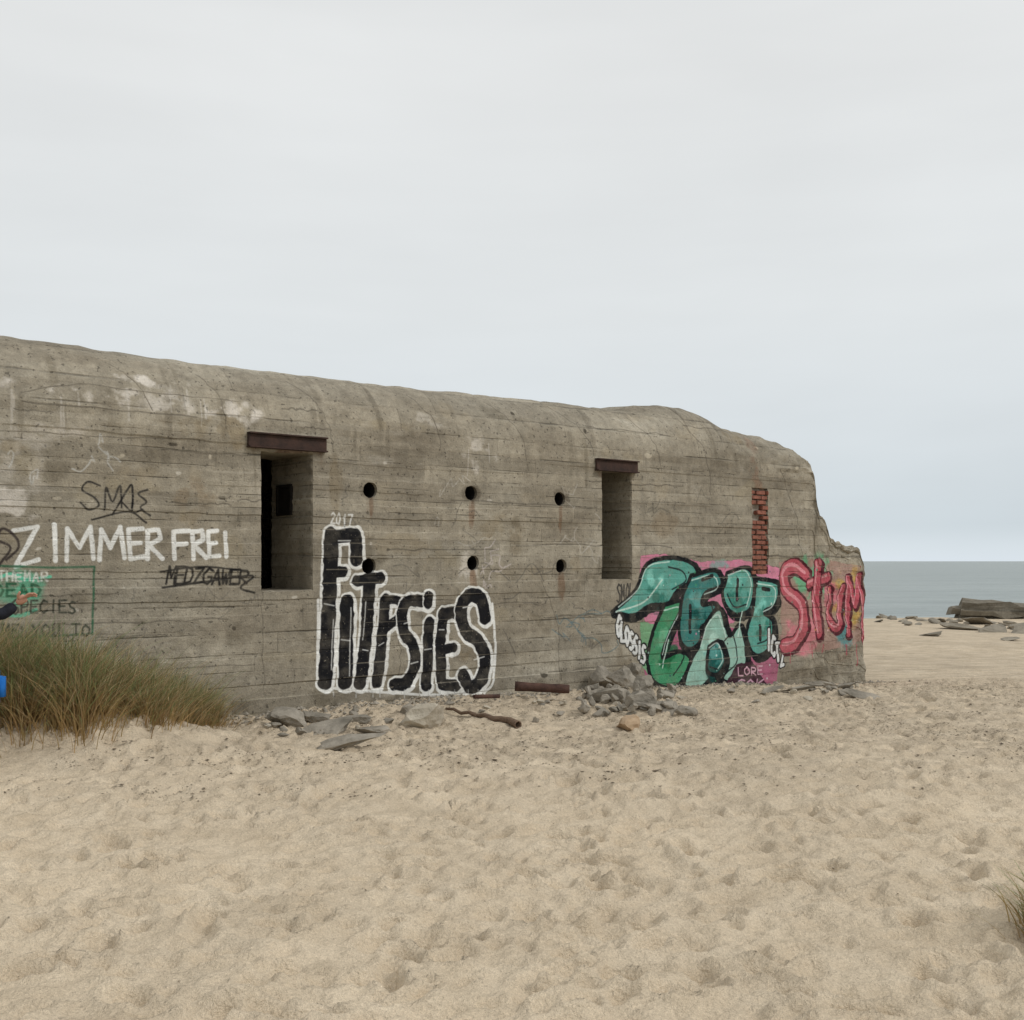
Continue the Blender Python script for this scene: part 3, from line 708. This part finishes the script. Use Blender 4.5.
o=new_obj('dune_grass',grass('dune_grass_2',5500,gf2,6,.12,.33,.0022),None,[mat_grass])
# =====================================================================
# PERSON (mostly beyond the left edge)
# =====================================================================
def skin(name,verts,edges,rad,mat,parent,sub=2,root=0):
    me=bpy.data.meshes.new(name); me.from_pydata(verts,edges,[]); o=new_obj(name,me,parent,[mat])
    o.modifiers.new('skin','SKIN'); sv=me.skin_vertices[0].data
    for i,r in enumerate(rad): sv[i].radius=r if isinstance(r,tuple) else (r,r); sv[i].use_root=(i==root)
    s=o.modifiers.new('sub','SUBSURF'); s.levels=sub; s.render_levels=sub
    o.modifiers['skin'].use_smooth_shade=True; return o
mat_jk=simple('dark_jacket_cloth',(.008,.009,.014),(.022,.024,.034),20,bs=.4); mat_tr=simple('navy_trouser_cloth',(.02,.025,.045),(.035,.04,.07),20,bs=.3)
mat_sk=simple('skin',(.42,.22,.15),(.5,.28,.2),6,.55,bs=.1); mat_hr=simple('brown_hair',(.03,.018,.01),(.07,.04,.022),30,bs=.8,stretch=(1,1,.2)); mat_bl=simple('blue_bag_fabric',(.01,.12,.42),(.02,.17,.55),14,bs=.3); mat_sh=simple('shoe_leather',(.03,.025,.02),(.06,.05,.04),12)
PX,PY=-4.135,8.40; g0=gz(PX-.1,PY)-.01
per=empty('person',(PX,PY,g0)); 
hz=1.275-g0
tv=[(-.08,0,.92),(-.06,0,1.08),(-.03,0,1.25),(0,0,1.38),(0,0,1.46),(.0,.17,1.37),(0,-.17,1.37),(.12,-.24,1.16),(.34,-.22,hz-.08),(.435,-.2,hz),(-.1,.23,1.1),(-.1,.23,.87),(-.08,.22,.83)]
te=[(0,1),(1,2),(2,3),(3,4),(3,5),(3,6),(6,7),(7,8),(8,9),(5,10),(10,11),(11,12)]
tr_=[(.13,.16),(.12,.15),(.125,.17),(.09,.12),.06,.07,.07,.058,.05,.044,.052,.04,.034]
skin('jacket',tv,te,tr_,mat_jk,per)
skin('trousers',[(-.08,0,.95),(-.08,.1,.88),(-.08,.11,.5),(-.14,.12,.1),(-.08,-.1,.88),(-.05,-.11,.5),(-.12,-.12,.1)],[(0,1),(1,2),(2,3),(0,4),(4,5),(5,6)],[(.12,.15),.1,.065,.055,.1,.065,.055],mat_tr,per)
for sy in (.12,-.12): skin('shoe',[(-.19,sy,.05),(-.09,sy,.05),(.01,sy,.035),(.06,sy,.03)],[(0,1),(1,2),(2,3)],[.045,.05,.045,.03],mat_sh,per)
hd=skin('head',[(0,0,1.44),(.01,0,1.52),(.02,0,1.6),(.02,0,1.69),(.01,0,1.745)],[(0,1),(1,2),(2,3),(3,4)],[.055,.055,(.085,.075),(.1,.082),(.07,.06)],mat_sk,per)
bm=bmesh.new(); add_rock(bm,(-.02,0,1.7),(.115,.1,.125),0,3,cuts=0); add_rock(bm,(-.06,0,1.62),(.085,.095,.12),0,5,cuts=0); finish(bm,'hair',per,[mat_hr],0,True)
bm=bmesh.new()
bmesh.ops.create_cone(bm,segments=8,radius1=.018,radius2=.006,depth=.05,cap_ends=True,matrix=Matrix.Translation((.118,0,1.64))@Matrix.Rotation(.4,4,'Y'))
for sy in (.09,-.09): bmesh.ops.create_uvsphere(bm,u_segments=10,v_segments=8,radius=.022,matrix=Matrix.Translation((.02,sy,1.64))@Matrix.Diagonal((.9,.4,1.5,1)))
bmesh.ops.create_uvsphere(bm,u_segments=10,v_segments=8,radius=.02,matrix=Matrix.Translation((.1,0,1.585))@Matrix.Diagonal((.5,1.3,.35,1))); finish(bm,'face_features',per,[mat_sk],0,True)
bm=bmesh.new()
for sy in (.033,-.033): bmesh.ops.create_uvsphere(bm,u_segments=10,v_segments=8,radius=.011,matrix=Matrix.Translation((.107,sy,1.665)))
finish(bm,'eyes',per,[mat_jk],0,True)
W_=Vector((.44,-.2,hz+.005)); 
skin('palm',[tuple(W_),tuple(W_+Vector((.04,0,.03))),tuple(W_+Vector((.075,0,.055)))],[(0,1),(1,2)],[(.026,.02),(.03,.038),(.022,.038)],mat_sk,per)
for i in range(4):
    b=W_+Vector((.075,-.03+.02*i,.055)); L=[.068,.078,.074,.058][i]; d=Vector((.8,-.1+.07*i,.6-.12*i)).normalized()
    skin('finger_%d'%i,[tuple(b-d*.02),tuple(b+d*L*.5),tuple(b+d*L*.8+Vector((.005,0,-.008))),tuple(b+d*L+Vector((.01,0,-.02)))],[(0,1),(1,2),(2,3)],[.0095,.009,.008,.007],mat_sk,per,1)
b=W_+Vector((.03,-.03,.035)); skin('thumb',[tuple(b),tuple(b+Vector((.01,-.03,.03))),tuple(b+Vector((.03,-.04,.062)))],[(0,1),(1,2)],[.013,.011,.009],mat_sk,per,1)
ox=-.18
l=skin('hand_2',[(.1+ox,.22,.83),(.12+ox,.22,.78),(.135+ox,.21,.73)],[(0,1),(1,2)],[.022,(.02,.035),(.014,.03)],mat_sk,per)
for i in range(5): skin('finger_b%d'%i,[(.135+ox,.185+.016*i,.74 if i else .79),(.145+ox,.18+.017*i,.7 if i else .75),(.135+ox,.182+.017*i,.67 if i else .72)],[(0,1),(1,2)],[.009,.0085,.007],mat_sk,per,1)
bm=bmesh.new(); bz=.67-g0; boxbm(bm,(.23,-.26,bz),(.3,.14,.24)); bmesh.ops.bevel(bm,geom=list(bm.edges),offset=.045,segments=4,affect='EDGES'); boxbm(bm,(.2,-.335,bz+.03),(.2,.02,.12)); finish(bm,'shoulder_bag',per,[mat_bl],0,True)
tube('bag_strap',[(.12,-.24,bz+.1),(.1,-.2,1.15),(.02,-.1,1.46),(-.1,.1,1.35),(-.1,-.1,1.0),(.12,-.24,bz+.1)],.012,mat_bl,parent=per)
# =====================================================================
# WORLD, LIGHT, CAMERA
# =====================================================================
wd=bpy.data.worlds.new('World'); sc.world=wd; wd.use_nodes=True; nt=wd.node_tree; bg=nt.nodes['Background']
class WM(M):
    def __init__(s,nt): s.nt=nt; s.tc=s.n('ShaderNodeTexCoord')
w=WM(nt); elev=math.radians(42)
sky=w.n('ShaderNodeTexSky',sky_type='NISHITA'); sky.sun_disc=False; sky.sun_elevation=elev
sep=w.n('ShaderNodeSeparateXYZ'); w.set(sep.inputs[0],w.tc.outputs['Generated']); zel=sep.outputs[2]
cn=w.noise(1.6,4,.5,(1,1,2.4),co=w.tc.outputs['Generated'],dist=.4); cn2=w.noise(2.4,4,.5,(1,1,7),co=w.tc.outputs['Generated'])
base=w.ramp(zel,[(0,(.73,.80,.86)),(.010,(.71,.78,.83)),(.03,(.63,.70,.745)),(.10,(.68,.73,.76)),(.22,(.745,.775,.785)),(.40,(.77,.785,.785)),(1,(.86,.87,.87))])
mod=w.math('MULTIPLY',w.rng(cn,.3,.7,.955,1.045),w.rng(cn2,.3,.7,.975,1.025))
cloud=w.mix(1.0,base,w.grey(mod),'MULTIPLY')
skyc=w.mix(1.0,sky.outputs[0],(.1,.1,.1),'MULTIPLY')
w.set(bg.inputs[0],w.mix(.97,skyc,cloud)); bg.inputs[1].default_value=1.0
su_=bpy.data.lights.new('overcast_sun','SUN'); su_.energy=1.25; su_.angle=math.radians(12); su_.color=(1,.97,.93)
so=bpy.data.objects.new('overcast_sun',su_); sc.collection.objects.link(so)
azs=math.radians(112)
sd=Vector((math.sin(azs)*math.cos(elev),math.cos(azs)*math.cos(elev),math.sin(elev)))
so.rotation_euler=sd.to_track_quat('Z','Y').to_euler(); sky.sun_rotation=azs
cam=bpy.data.cameras.new('camera'); co_=bpy.data.objects.new('camera',cam); sc.collection.objects.link(co_); co_.location=(0,0,CZ); co_.rotation_euler=(math.radians(90),0,0)
cam.sensor_width=36; cam.lens=36*F/1024; cam.shift_y=51/1024; cam.clip_start=.05; cam.clip_end=30000; sc.camera=co_
sc.view_settings.view_transform='Standard'; sc.view_settings.look='None'; sc.view_settings.exposure=0
